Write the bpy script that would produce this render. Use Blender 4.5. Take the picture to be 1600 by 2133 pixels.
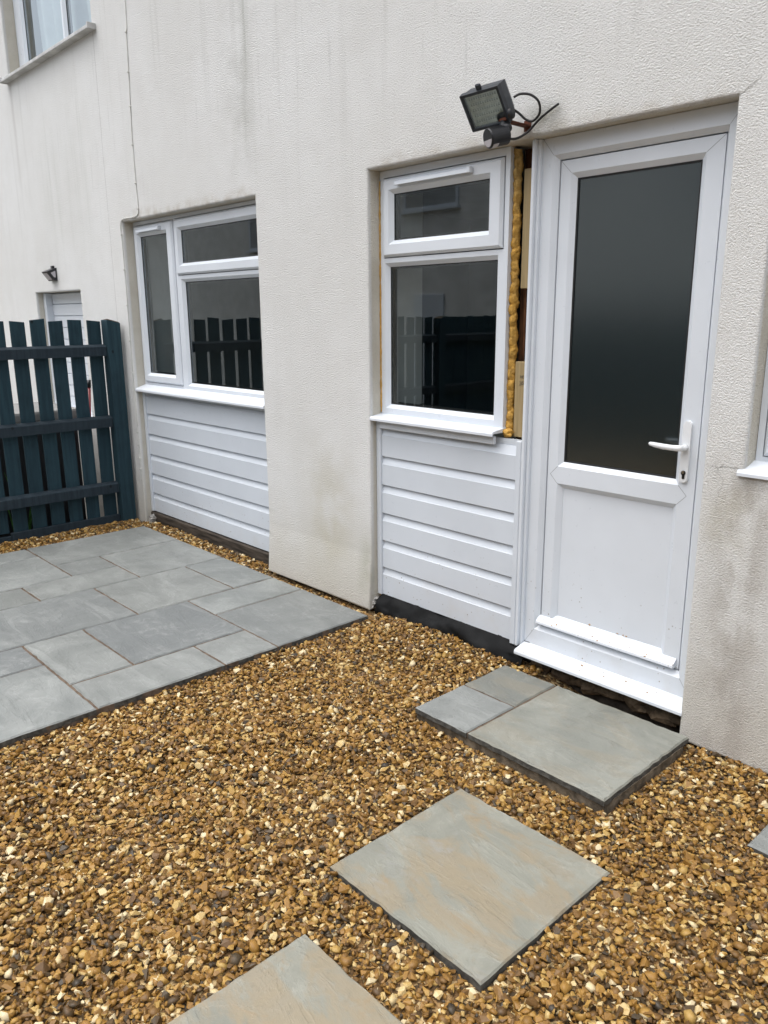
import bpy, bmesh, math, random
import numpy as np
from mathutils import Vector, Matrix

random.seed(7)
rng = np.random.default_rng(11)
for _o in list(bpy.data.objects):
    bpy.data.objects.remove(_o)
scene = bpy.context.scene
COL = scene.collection

# ------------------------------------------------------------------ camera
YAW, PITCH, ROLL = math.radians(-47.1073), math.radians(14.0740), math.radians(-0.38063)
fw = Vector((math.sin(YAW) * math.cos(PITCH), math.cos(YAW) * math.cos(PITCH), -math.sin(PITCH)))
r0 = Vector((math.cos(YAW), -math.sin(YAW), 0))
u0 = r0.cross(fw)
rt = r0 * math.cos(ROLL) + u0 * math.sin(ROLL)
up = u0 * math.cos(ROLL) - r0 * math.sin(ROLL)
cd = bpy.data.cameras.new("camera")
cam = bpy.data.objects.new("camera", cd)
COL.objects.link(cam)
cam.matrix_world = Matrix(((rt.x, up.x, -fw.x, 0), (rt.y, up.y, -fw.y, -2.76), (rt.z, up.z, -fw.z, 1.58), (0, 0, 0, 1)))
cd.sensor_fit = 'VERTICAL'
cd.sensor_height = 36.0
cd.lens = 36.0 * 1642.35 / 2133.0
cd.clip_start, cd.clip_end = 0.05, 500.0
scene.camera = cam

# ------------------------------------------------------------------ overcast daylight
SUN_EL, SUN_ROT = math.radians(76), math.radians(205)
world = bpy.data.worlds.new("World")
scene.world = world
world.use_nodes = True
wn = world.node_tree
wn.nodes.clear()
sky = wn.nodes.new("ShaderNodeTexSky")
sky.sky_type = 'NISHITA'
sky.sun_disc = False
sky.sun_elevation, sky.sun_rotation = SUN_EL, SUN_ROT
sky.air_density, sky.dust_density, sky.ozone_density = 1.0, 4.0, 1.0
hs = wn.nodes.new("ShaderNodeHueSaturation")
hs.inputs["Saturation"].default_value = 0.34
bg = wn.nodes.new("ShaderNodeBackground")
bg.inputs["Strength"].default_value = 0.13
wo = wn.nodes.new("ShaderNodeOutputWorld")
wn.links.new(sky.outputs[0], hs.inputs["Color"])
wn.links.new(hs.outputs[0], bg.inputs["Color"])
wn.links.new(bg.outputs[0], wo.inputs["Surface"])
sd = bpy.data.lights.new("sun", 'SUN')
sd.energy, sd.angle, sd.color = 1.1, math.radians(100), (1.0, 0.97, 0.93)
sun = bpy.data.objects.new("sun", sd)
COL.objects.link(sun)
sdir = Vector((math.sin(SUN_ROT) * math.cos(SUN_EL), math.cos(SUN_ROT) * math.cos(SUN_EL), math.sin(SUN_EL)))
sun.rotation_euler = sdir.to_track_quat('Z', 'Y').to_euler()
sun.location = (0, -4, 8)
scene.view_settings.view_transform = 'Standard'
scene.view_settings.look = 'None'
scene.view_settings.exposure = 1.22
scene.view_settings.gamma = 1.0
scene.view_settings.use_curve_mapping = False
scene.render.engine = 'CYCLES'

# ------------------------------------------------------------------ node helpers
class Ex:
    """a float or vector socket that can be used in expressions"""
    def __init__(s, nt, sock): s.nt, s.s = nt, sock
    def op(s, o, *a, clamp=False):
        n = s.nt.nodes.new("ShaderNodeMath"); n.operation = o; n.use_clamp = clamp
        for i, v in enumerate((s,) + a):
            if isinstance(v, Ex): s.nt.links.new(v.s, n.inputs[i])
            else: n.inputs[i].default_value = v
        return Ex(s.nt, n.outputs[0])
    def __add__(s, o): return s.op('ADD', o)
    def __sub__(s, o): return s.op('SUBTRACT', o)
    def __mul__(s, o): return s.op('MULTIPLY', o)
    __radd__ = __add__
    __rmul__ = __mul__
    def rs(s, o): return (s * -1.0) + o
    def abs(s): return s.op('ABSOLUTE')
    def cl(s): return s.op('ADD', 0.0, clamp=True)
    def step(s, a, b):
        n = s.nt.nodes.new("ShaderNodeMapRange"); n.interpolation_type = 'SMOOTHSTEP'
        s.nt.links.new(s.s, n.inputs[0])
        if a <= b:
            n.inputs[1].default_value, n.inputs[2].default_value = a, b
            return Ex(s.nt, n.outputs[0])
        n.inputs[1].default_value, n.inputs[2].default_value = b, a
        n.inputs[3].default_value, n.inputs[4].default_value = 1.0, 0.0
        return Ex(s.nt, n.outputs[0])
    def band(s, c, w): return (s - c).abs().step(w, 0.0)

class Mat:
    def __init__(m, name, rough=0.6, color=(0.5, 0.5, 0.5), spec=0.5, metal=0.0):
        m.m = bpy.data.materials.new(name); m.m.use_nodes = True
        m.nt = m.m.node_tree; m.p = m.nt.nodes["Principled BSDF"]
        m.set("Roughness", rough); m.set("Base Color", (*color, 1)); m.set("Specular IOR Level", spec); m.set("Metallic", metal)
    def set(m, k, v):
        if isinstance(v, Ex): m.nt.links.new(v.s, m.p.inputs[k])
        elif hasattr(v, 'is_output'): m.nt.links.new(v, m.p.inputs[k])
        else: m.p.inputs[k].default_value = v
    def node(m, t): return m.nt.nodes.new("ShaderNode" + t)
    def pos(m):
        g = m.node("NewGeometry"); x = m.node("SeparateXYZ"); m.nt.links.new(g.outputs["Position"], x.inputs[0])
        return g.outputs["Position"], [Ex(m.nt, x.outputs[i]) for i in range(3)]
    def objco(m, rand=0.0):
        c = m.node("TexCoord"); v = c.outputs["Object"]
        if rand:
            oi = m.node("ObjectInfo"); a = m.node("VectorMath"); a.operation = 'SCALE'
            cb = m.node("CombineXYZ"); r = Ex(m.nt, oi.outputs["Random"])
            for i, k in enumerate((rand, rand * .37, rand * .71)): m.nt.links.new((r * k).s, cb.inputs[i])
            ad = m.node("VectorMath"); ad.operation = 'ADD'
            m.nt.links.new(v, ad.inputs[0]); m.nt.links.new(cb.outputs[0], ad.inputs[1]); v = ad.outputs[0]
        return v
    def rand(m):
        return Ex(m.nt, m.node("ObjectInfo").outputs["Random"])
    def xf(m, v, scale=(1, 1, 1), rot=(0, 0, 0)):
        n = m.node("Mapping"); n.inputs["Scale"].default_value = scale; n.inputs["Rotation"].default_value = rot
        m.nt.links.new(v, n.inputs[0]); return n.outputs[0]
    def noise(m, v, scale, detail=3, rough=.55, dist=0.0):
        n = m.node("TexNoise"); n.inputs["Scale"].default_value = scale; n.inputs["Detail"].default_value = detail
        n.inputs["Roughness"].default_value = rough; n.inputs["Distortion"].default_value = dist
        m.nt.links.new(v, n.inputs["Vector"]); return Ex(m.nt, n.outputs[0])
    def vor(m, v, scale, out="Distance", feature='F1'):
        n = m.node("TexVoronoi"); n.inputs["Scale"].default_value = scale; n.feature = feature
        m.nt.links.new(v, n.inputs["Vector"]); return n.outputs[out]
    def mix(m, f, a, b, mode='MIX'):
        n = m.node("Mix"); n.data_type = 'RGBA'; n.blend_type = mode
        for k, v in ((0, f), (6, a), (7, b)):
            if isinstance(v, Ex): m.nt.links.new(v.s, n.inputs[k])
            elif hasattr(v, 'is_output'): m.nt.links.new(v, n.inputs[k])
            elif k == 0: n.inputs[0].default_value = v
            else: n.inputs[k].default_value = (*v, 1)
        return n.outputs[2]
    def ramp(m, f, stops, const=False):
        n = m.node("ValToRGB"); e = n.color_ramp.elements
        if const: n.color_ramp.interpolation = 'CONSTANT'
        while len(e) < len(stops): e.new(1.0)
        for el, (p, c) in zip(e, stops): el.position = p; el.color = (*c, 1)
        m.nt.links.new(f.s, n.inputs[0]); return n.outputs[0]
    def bump(m, h, strength=.5, dist=.01):
        n = m.node("Bump"); n.inputs["Strength"].default_value = strength; n.inputs["Distance"].default_value = dist
        m.nt.links.new(h.s, n.inputs["Height"]); m.nt.links.new(n.outputs[0], m.p.inputs["Normal"])

M = {}
# ---- roughcast masonry paint with its own stains
def render_material():
    m = Mat("roughcast_render", .85, spec=.25)
    P, (x, y, z) = m.pos()
    big = m.noise(P, .9, 3)
    mid = m.noise(P, 5, 4)
    col = m.mix(big.step(.3, .7), (.735, .735, .715), (.79, .795, .785))
    col = m.mix(mid.step(.35, .75) * .25, col, (.66, .655, .63))
    # rain streaks
    st = m.noise(m.xf(P, (7, 7, .35)), 1.0, 5, .62)
    hi = z.step(1.9, 3.0)
    col = m.mix(st.step(.54, .78) * (hi * .36 + .08), col, (.45, .45, .42))
    fine = m.noise(m.xf(P, (28, 28, 1.6)), 1.0, 3)
    col = m.mix(fine.step(.60, .74) * hi * big.step(.45, .62) * .32, col, (.36, .37, .35))
    # green-grey run above the pier's left arris
    wob = (mid - .5) * .06
    run = (x + wob).band(-4.07, .075) * z.step(2.2, 2.6) * st.step(.30, .62)
    col = m.mix(run * .8, col, (.33, .35, .30))
    run2 = (x + wob).band(-4.14, .26) * z.step(2.2, 2.7) * z.step(3.9, 3.0) * mid.step(.35, .7)
    col = m.mix(run2 * .34, col, (.42, .42, .38))
    # neighbour: streaks from the sill ends and pale green bloom
    run3 = (x + wob * .4).band(-7.68, .05) * z.step(2.2, 3.5)
    col = m.mix(run3 * .35, col, (.4, .38, .36))
    bloom = x.band(-6.7, .9) * z.band(2.6, .9) * st.step(.4, .7)
    col = m.mix(bloom * .30, col, (.47, .50, .44))
    # lintel grime, feathered with noise
    over = x.band(-4.9, .95).step(.0, .12) + x.band(-2.17, 1.0).step(.0, .12)
    lin = (z + (mid - .5) * .12).step(2.33, 2.25) * z.step(2.2, 2.24) * over * m.noise(P, 11, 3).step(.35, .65)
    col = m.mix(lin * .5, col, (.42, .37, .29))
    # ground splash
    spl = (z + (mid - .5) * .55).step(.62, -.05)
    col = m.mix(spl * .52, col, (.47, .43, .34))
    yel = (x + wob).band(-3.42, .36) * z.band(.42, .62) * mid.step(.25, .65)
    col = m.mix(yel * .55, col, (.50, .46, .33))
    grn = x.band(-3.1, .12) * z.band(.2, .35) * mid.step(.3, .6)
    col = m.mix(grn * .5, col, (.36, .36, .25))
    # right-hand pier mottling
    rp = (x + wob * 2).band(-1.10, .17) * z.step(1.25, .95) * m.noise(m.xf(P, (1, 1, .5)), 7, 5, .65).step(.36, .62)
    col = m.mix(rp * .75, col, (.40, .37, .33))
    rp2 = (x + wob * 2).band(-1.16, .12) * z.band(.85, .2) * mid.step(.3, .6)
    col = m.mix(rp2 * .5, col, (.46, .42, .30))
    rp3 = x.step(-1.3, -1.2) * z.step(1.1, .3) * big.step(.3, .7)
    col = m.mix(rp3 * .4, col, (.55, .50, .46))
    # mould round the lamp bracket
    lm = x.band(-2.03, .13) * z.band(2.31, .10) * mid.step(.3, .62)
    col = m.mix(lm * .75, col, (.20, .20, .15))
    # unpainted-looking reveals and soffits
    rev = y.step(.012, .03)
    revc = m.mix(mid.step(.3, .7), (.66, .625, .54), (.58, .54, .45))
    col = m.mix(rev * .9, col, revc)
    # hairline cracks
    jag = (m.noise(P, 18, 4) - .5) * .06
    k1 = (z - x * .55 - 2.955 + jag).band(0, .006) * x.step(-1.275, -1.262) * x.step(-1.19, -1.21)
    k2 = (z - 1.045 + jag).band(0, .005) * x.step(-1.262, -1.22) * x.step(-1.11, -1.14)
    k3 = (x + 1.205 + jag * 1.5).band(0, .006) * z.step(.80, .95) * z.step(1.06, 1.03)
    k4 = (z - .69 + jag).band(0, .007) * x.step(-1.2, -1.1) * x.step(-.9, -1.06)
    joint = (x + 5.975 + jag * .3).band(0, .007) * z.step(1.45, 1.55) * z.step(3.56, 3.53)
    cr = (k1 * .55 + k2 * .5 + k3 * .25 + joint * .35).cl()
    col = m.mix(cr * .85, col, (.13, .12, .10))
    # texture
    a = m.noise(m.xf(P, (1, 1, 1.3)), 132, 3, .64, .35)
    b = m.noise(P, 260, 2, .6)
    pit = m.mix(a.step(.47, .30) * .26, col, (.38, .36, .32))
    m.set("Base Color", pit)
    h = a.step(.25, .75) + b * .35 - cr * .8
    m.bump(h, .95, .0042)
    return m.m
M['render'] = render_material()

def upvc(name, tint=(.655, .695, .745), dirt=False):
    m = Mat(name, .28, tint, .5)
    P, (x, y, z) = m.pos()
    n = m.noise(P, 3.5, 3); f = m.noise(P, 45, 2)
    col = m.mix(n.step(.35, .7), tint, tuple(c * .955 for c in tint))
    if dirt:
        v = m.vor(P, 42); sp = Ex(m.nt, v).step(.17, .11)
        pick = m.noise(P, 13, 2).step(.52, .60)
        low = z.step(.62, .12)
        col = m.mix(sp * pick * low * .9, col, (.20, .17, .13))
        du = m.noise(P, 9, 4).step(.45, .75) * z.step(.35, .05)
        col = m.mix(du * .22, col, (.50, .47, .42))
    m.set("Base Color", col)
    m.set("Roughness", f * .12 + .24)
    m.bump(m.noise(m.xf(P, (1, 1, 1)), 14, 2), .06, .003)
    return m.m
M['upvc'] = upvc("white_upvc")
M['door'] = upvc("white_upvc_splashed", dirt=True)
M['board'] = upvc("white_cladding_upvc", (.60, .645, .70), dirt=True)

def simple(name, col, rough=.6, spec=.5, var=.15, scale=8, bump=0, metal=0, bscale=60, stretch=(1, 1, 1)):
    m = Mat(name, rough, col, spec, metal)
    v = m.objco(7.0)
    n = m.noise(m.xf(v, stretch), scale, 4)
    m.set("Base Color", m.mix(n.step(.3, .7), tuple(c * (1 - var) for c in col), tuple(min(1, c * (1 + var)) for c in col)))
    if bump: m.bump(m.noise(m.xf(v, stretch), bscale, 3), bump, .004)
    return m.m
M['rubber'] = simple("black_gasket", (.010, .010, .011), .55)
M['dark'] = simple("dark_masonry", (.035, .030, .025), .9, .2, .5, 22, .7, bscale=40)  # near-black masonry for the set-back plinth and footings
M['membrane'] = simple("black_damp_proof_sheet", (.005, .0055, .006), .7, .2, .4, 14, .5, bscale=25)
M['plinth'] = simple("weathered_plinth_board", (.055, .045, .036), .85, .25, .55, 20, .6, bscale=45, stretch=(.25, 1, 2))
M['rubble'] = simple("rubble_stone", (.085, .062, .04), .9, .2, .5, 18, .7)
M['mortar'] = simple("brown_jointing_mortar", (.12, .09, .068), .95, .1, .3, 30, .6)
M['bedding'] = simple("dark_mortar_bed", (.135, .11, .08), .95, .15, .45, 25, .8, bscale=50)
M['beadmetal'] = simple("broken_render_mortar", (.34, .33, .31), .9, .2, .5, 55, .8)
M['seam'] = simple('weld_seam', (.30, .32, .34), .5)
M['timber'] = simple("old_brown_timber", (.17, .075, .035), .75, .3, .5, 16, .4, bscale=30, stretch=(6, 6, .6))
M['batten'] = simple("new_pine_batten", (.33, .25, .13), .6, .3, .14, 12, .15, bscale=40, stretch=(9, 9, .35))
M['ink'] = simple("stamp_ink", (.05, .045, .04), .8)
M['lampbody'] = simple("black_lamp_plastic", (.020, .025, .033), .5, .45, .25, 30, .15)
M['blackplastic'] = simple("black_plastic", (.012, .013, .016), .38)
M['lens'] = simple("sensor_lens", (.42, .40, .42), .3)
M['led'] = simple("led_board", (.40, .41, .37), .5, .5, .2, 60)
M['ledchip'] = simple("led_chip", (.16, .16, .15), .3)
M['rust'] = simple("rusty_bracket", (.10, .035, .02), .85, .3, .5, 30, .5)
M['cable'] = simple("grey_cable_sheath", (.62, .62, .59), .5)
M['blackcable'] = simple("black_cable_sheath", (.012, .012, .013), .45)
M['chrome'] = simple("dull_nickel", (.45, .42, .36), .3, .5, .2, 30, metal=1.0)
M['keyhole'] = simple("key_slot_black", (.008, .008, .008), .4)
M['handle'] = simple("white_handle_paint", (.72, .74, .76), .22, .5, .03, 9)
M['sillgrey'] = simple("weathered_sill", (.50, .50, .49), .6, .4, .2, 9, .2)
M['curtain'] = simple("net_curtain_cloth", (.66, .70, .75), .9, .1, .06, 6)
M['palepane'] = simple('painted_pale_pane', (.33, .34, .34), .5, .5, .1, 3)  # pale grey painted in so the opposite panes don't mirror as black
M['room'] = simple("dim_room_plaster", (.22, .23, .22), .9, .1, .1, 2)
M['roof'] = simple("grey_roof_tile", (.10, .10, .105), .85, .2, .25, 12, .3)
M['oppwall'] = simple("pale_render", (.74, .73, .70), .85, .2, .1, 3, .3)
M['bbqtop'] = simple("grey_cover_cloth", (.24, .24, .235), .8, .2, .15, 5)
M['red'] = simple("red_handle_paint", (.22, .018, .022), .4, .5, .2, 10)
M['leaf'] = simple("fresh_green_leaf", (.05, .14, .025), .5, .4, .4, 20)
M['mud'] = simple("tan_mud", (.42, .28, .16), .9, .2, .3, 60)
M['lawn'] = simple("garden_ground", (.10, .085, .055), .95, .1, .4, 6, .5)
M['yard'] = simple("yard_concrete", (.24, .235, .22), .9, .2, .2, 7, .3)
M['steel'] = simple("galvanised_steel", (.3, .3, .3), .4, .5, .1, 10, metal=1.0)

def foam_mat():
    m = Mat("yellow_expanding_foam", .75, spec=.25)
    P, (x, y, z) = m.pos()
    n = m.noise(P, 22, 4); f = m.noise(P, 90, 3)
    col = m.mix(n.step(.3, .7), (.60, .34, .07), (.45, .27, .07))
    col = m.mix(z.step(1.9, 2.25) * .6, col, (.38, .29, .13))
    m.set("Base Color", m.mix(f.step(.58, .4) * .3, col, (.22, .11, .02)))
    m.bump(n + f * .5, .9, .008)
    return m.m
M['foam'] = foam_mat()

def glass_mat(name, tint, refl, rough, add=0.0, base=None):
    m = bpy.data.materials.new(name); m.use_nodes = True
    nt = m.node_tree; nt.nodes.clear()
    out = nt.nodes.new("ShaderNodeOutputMaterial"); mx = nt.nodes.new("ShaderNodeMixShader")
    gl = nt.nodes.new("ShaderNodeBsdfGlossy"); gl.inputs["Roughness"].default_value = rough
    gl.inputs["Color"].default_value = (.90, .97, 1.0, 1)
    if base:
        ba = nt.nodes.new("ShaderNodeBsdfDiffuse"); ba.inputs["Color"].default_value = (*base, 1)
    else:
        ba = nt.nodes.new("ShaderNodeBsdfTransparent"); ba.inputs["Color"].default_value = (*tint, 1)
    lw = nt.nodes.new("ShaderNodeLayerWeight"); lw.inputs["Blend"].default_value = .5
    f = Ex(nt, lw.outputs["Facing"])
    mu = (f.op('POWER', 5.0) * .96 + .04) * refl + add
    nt.links.new(mu.cl().s, mx.inputs[0]); nt.links.new(ba.outputs[0], mx.inputs[1]); nt.links.new(gl.outputs[0], mx.inputs[2])
    nt.links.new(mx.outputs[0], out.inputs[0])
    return m
M['glass'] = glass_mat("window_glass", (.70, .74, .72), 2.2, 0.0, .03)
M['satin'] = glass_mat("satin_door_glass", None, 2.2, .20, .05, (.010, .015, .016))
M['lampglass'] = glass_mat("lamp_front_glass", (.88, .90, .86), 1.6, .08, .04)

def slab_mat(name, tan, warm):
    m = Mat(name, .5, spec=.4)
    v = m.objco(37.0); r = m.rand()
    ang = .12 if tan else .62
    k = lambda c: tuple(a * w for a, w in zip(c, (1.0 + .06 * warm, 1.0 + .02 * warm, 1.0 - .10 * warm)))
    n1 = m.noise(v, 2.6, 6, .60, 1.2)
    n2 = m.noise(m.xf(v, (1.5, 4.2 if tan else 5.5, 2), (0, 0, ang)), 1.5, 7, .62, 1.1)
    n3 = m.noise(v, 16, 6, .68, .6)
    n4 = m.noise(v, 55, 4, .7)
    col = m.mix(n1.step(.32, .70), k((.160, .172, .168)), k((.236, .249, .242)))
    col = m.mix(r * .6, col, m.mix(n2.step(.3, .7), k((.166, .171, .160)), k((.240, .247, .234))))
    col = m.mix(r.step(.68, .95) * .6, col, k((.120, .132, .139)))
    col = m.mix(n2.step(.52, .72) * .35, col, k((.262, .275, .268)))
    sw = (m.noise(v, 4.2, 6, .60, 2.2) - .5).abs().step(.05, .0)
    col = m.mix(sw * n1.step(.46, .60) * n3.step(.35, .6) * .45, col, k((.305, .318, .31)))
    if tan:
        b = m.noise(m.xf(v, (1.5, 3.2, 1), (0, 0, ang)), 1.6, 7, .62, 1.3) + (n3 - .5) * .22
        col = m.mix(b.step(.44, .60) * (.85 * tan), col, m.mix(n1.step(.35, .7), (.245, .205, .138), (.222, .195, .146)))
        o = m.noise(m.xf(v, (1.8, 3.4, 1), (0, 0, ang)), 2.6, 7, .70, .8).step(.58, .70)
        col = m.mix(o * .55 * tan, col, (.25, .178, .098))
        pale = m.noise(m.xf(v, (1.6, 3.0, 1), (0, 0, ang)), 2.4, 7, .68, .9).step(.56, .70)
        col = m.mix(pale * .55 * tan, col, (.245, .25, .24))
    scr = m.noise(m.xf(v, (1.0, 34, 1), (0, 0, ang + .1)), 2.6, 3, .5).step(.70, .78) * n1.step(.45, .6)
    col = m.mix(scr * .35, col, (.34, .35, .34))
    col = m.mix(n3.step(.54, .78) * .30, col, k((.105, .112, .108)))
    col = m.mix(n4.step(.56, .75) * .20, col, k((.095, .10, .097)))
    m.set("Base Color", col)
    m.set("Roughness", n3 * .25 + .34)
    lay = (n2 + n1 * .5) * 6.0
    lay = lay.op('FLOOR') + (lay.op('FRACT')).step(.78, 1.0)
    m.bump(n1 * 1.0 + n2 * .6 + lay * .12 + n3 * .45 + n4 * .14, .6, .010)
    return m.m
M['slab'] = slab_mat("grey_riven_sandstone", 0.0, 0.0)
M['slabwarm'] = slab_mat("grey_sandstone_faint_tan", .35, .8)
M['slabtan'] = slab_mat("tan_banded_sandstone", 1.0, 1.0)
M['slabedge'] = simple("hewn_slab_edge", (.075, .073, .066), .9, .2, .4, 40, .8)

def fence_mat(name, a, b):
    m = Mat(name, .75, spec=.25)
    v = m.objco(19.0); r = m.rand()
    g = m.noise(m.xf(v, (14, 14, .9)), 3.0, 5, .6, .4)
    n = m.noise(v, 4, 4)
    col = m.mix(g.step(.3, .7), a, b)
    col = m.mix(n.step(.45, .75) * .5, col, tuple(c * .55 for c in a))
    col = m.mix(r * .35, col, tuple(c * .6 for c in b))
    kn = Ex(m.nt, m.vor(m.xf(v, (1, 1, .7)), 5.5)).step(.065, .04)
    col = m.mix(kn * .8, col, (.006, .008, .009))
    m.set("Base Color", col)
    m.bump(g, .5, .004)
    return m.m
M['picket'] = fence_mat("teal_fence_stain", (.013, .033, .046), (.022, .054, .070))
M['rail'] = fence_mat("dark_blue_fence_stain", (.016, .026, .036), (.026, .041, .053))
M['postwood'] = simple("bare_post_endgrain", (.10, .075, .05), .9, .2, .4, 40, .6)

def gravel_mat():
    m = Mat("flint_gravel", .55, spec=.4)
    a = m.node("Attribute"); a.attribute_name = "tint"; t = Ex(m.nt, a.outputs["Fac"])
    P, _ = m.pos()
    n = m.noise(P, 120, 3); n2 = m.noise(P, 420, 2)
    tt = t + (n - .5) * .05
    col = m.ramp(tt, [(0, (0.039, 0.033, 0.026)), (.10, (0.053, 0.036, 0.017)), (.22, (0.102, 0.052, 0.015)), (.36, (0.170, 0.087, 0.019)),
                      (.50, (0.267, 0.139, 0.027)), (.62, (0.325, 0.185, 0.041)), (.74, (0.388, 0.254, 0.076)), (.86, (0.485, 0.356, 0.155)), (1.0, (0.601, 0.509, 0.327))])
    m.set("Base Color", m.mix(n2.step(.5, .7) * .22, col, (.10, .065, .03)))
    m.set("Roughness", n * .3 + .36)
    m.bump(n + n2 * .4, .35, .002)
    return m.m
M['gravel'] = gravel_mat()
def gravel_bed_mat():
    m = Mat("gravel_bed", .9, spec=.2)
    P, _ = m.pos()
    c = m.vor(P, 75, "Color"); d = Ex(m.nt, m.vor(P, 75))
    x = m.node("SeparateColor"); m.nt.links.new(c, x.inputs[0])
    col = m.ramp(Ex(m.nt, x.outputs[0]), [(0, (.05, .037, .022)), (.4, (.12, .07, .03)), (.7, (.24, .14, .055)), (1, (.5, .38, .2))])
    m.set("Base Color", col); m.bump(d.rs(1.0), 1.0, .008)
    return m.m
M['bed'] = gravel_bed_mat()

# ------------------------------------------------------------------ mesh helpers
def wloc(o):
    v = Vector((0, 0, 0))
    while o: v += o.location; o = o.parent
    return v

class B:
    def __init__(s): s.bm = bmesh.new()
    def face(s, pts):
        return s.bm.faces.new([s.bm.verts.new(p) for p in pts])
    def box(s, x0, x1, y0, y1, z0, z1, bev=0.0, seg=1, mtx=None):
        t = bmesh.new()
        v = [t.verts.new((x, y, z)) for x in (x0, x1) for y in (y0, y1) for z in (z0, z1)]
        for f in ((0, 1, 3, 2), (4, 6, 7, 5), (0, 4, 5, 1), (2, 3, 7, 6), (0, 2, 6, 4), (1, 5, 7, 3)):
            t.faces.new([v[i] for i in f])
        if bev: bmesh.ops.bevel(t, geom=list(t.edges), offset=bev, segments=seg, affect='EDGES', profile=.6)
        if mtx is not None: bmesh.ops.transform(t, matrix=mtx, verts=t.verts)
        s.merge(t); return s
    def merge(s, t):
        me = bpy.data.meshes.new("tmp"); t.to_mesh(me); t.free(); s.bm.from_mesh(me); bpy.data.meshes.remove(me)
    def rings(s, rects):
        """successive (x0,x1,z0,z1,y) rectangles joined into a mitred profile"""
        prev = None
        for (x0, x1, z0, z1, y) in rects:
            cur = [s.bm.verts.new(p) for p in ((x0, y, z0), (x1, y, z0), (x1, y, z1), (x0, y, z1))]
            if prev:
                for i in range(4):
                    s.bm.faces.new((prev[i], prev[(i + 1) % 4], cur[(i + 1) % 4], cur[i]))
            prev = cur
        return s
    def prism(s, poly, a, b, axis='x'):
        """poly of (p,q) extruded along an axis; for 'x' (p,q)=(y,z); 'y' (x,z); 'z' (x,y)"""
        f = {'x': lambda t, p, q: (t, p, q), 'y': lambda t, p, q: (p, t, q), 'z': lambda t, p, q: (p, q, t)}[axis]
        va = [s.bm.verts.new(f(a, p, q)) for p, q in poly]; vb = [s.bm.verts.new(f(b, p, q)) for p, q in poly]
        n = len(poly)
        for i in range(n): s.bm.faces.new((va[i], va[(i + 1) % n], vb[(i + 1) % n], vb[i]))
        s.bm.faces.new(va[::-1]); s.bm.faces.new(vb); return s
    def tube(s, pts, r, seg=8, cap=True, jit=0.0):
        pts = [Vector(p) for p in pts]; rs = r if isinstance(r, (list, tuple)) else [r] * len(pts)
        prev = None; n0 = None
        for i, p in enumerate(pts):
            d = (pts[min(i + 1, len(pts) - 1)] - pts[max(i - 1, 0)]).normalized()
            if n0 is None: n0 = d.orthogonal().normalized()
            n0 = (n0 - d * n0.dot(d)).normalized(); b = d.cross(n0)
            ring = []
            for k in range(seg):
                t = 2 * math.pi * k / seg; rr = rs[i] * (1 + random.uniform(-jit, jit))
                ring.append(s.bm.verts.new(p + (n0 * math.cos(t) + b * math.sin(t)) * rr))
            if prev:
                for k in range(seg): s.bm.faces.new((prev[k], prev[(k + 1) % seg], ring[(k + 1) % seg], ring[k]))
            elif cap: s.bm.faces.new(ring[::-1])
            prev = ring
        if cap: s.bm.faces.new(prev)
        return s
    def blob(s, c, r, seed=0, amt=.25, sub=2):
        t = bmesh.new(); bmesh.ops.create_icosphere(t, subdivisions=sub, radius=1)
        q = random.Random(seed); o = Vector((q.random() * 9, q.random() * 9, q.random() * 9))
        from mathutils import noise as nz
        for v in t.verts:
            k = 1 + amt * nz.noise(v.co * 1.6 + o); v.co = Vector((v.co.x * r[0] * k, v.co.y * r[1] * k, v.co.z * r[2] * k)) + Vector(c)
        s.merge(t); return s

def link(name, me, mat, parent=None, loc=None, smooth=False, **tags):
    """me: B (world coordinates, or coordinates about loc when loc is given) or a shared Mesh"""
    if isinstance(me, B):
        bmesh.ops.recalc_face_normals(me.bm, faces=me.bm.faces)
        pl = wloc(parent) if parent else Vector((0, 0, 0))
        if loc is None:
            base = pl if parent else None
            if base is None:
                base = Vector((0, 0, 0))
                if tags.get('base') is not None: base = Vector(tags['base'])
            for v in me.bm.verts: v.co -= base
        d = bpy.data.meshes.new(name); me.bm.to_mesh(d); me.bm.free(); me = d
        if smooth:
            for p in d.polygons: p.use_smooth = True
        if mat is not None: d.materials.append(mat)
    o = bpy.data.objects.new(name, me); COL.objects.link(o)
    if parent:
        o.parent = parent; o.location = (Vector(loc) - wloc(parent)) if loc is not None else (0, 0, 0)
    else:
        o.location = loc if loc is not None else tags.get('base', (0, 0, 0))
    for k, v in tags.items():
        if k != 'base': o[k] = v
    return o
def thing(name, label, cat, loc, group=None):
    o = bpy.data.objects.new(name, None); COL.objects.link(o); o.location = loc; o.empty_display_size = .1
    o['label'] = label; o['category'] = cat
    if group: o['group'] = group
    return o
def inset(r, l, rr, b, t, y): return (r[0] + l, r[1] - rr, r[2] + b, r[3] - t, y)

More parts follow.
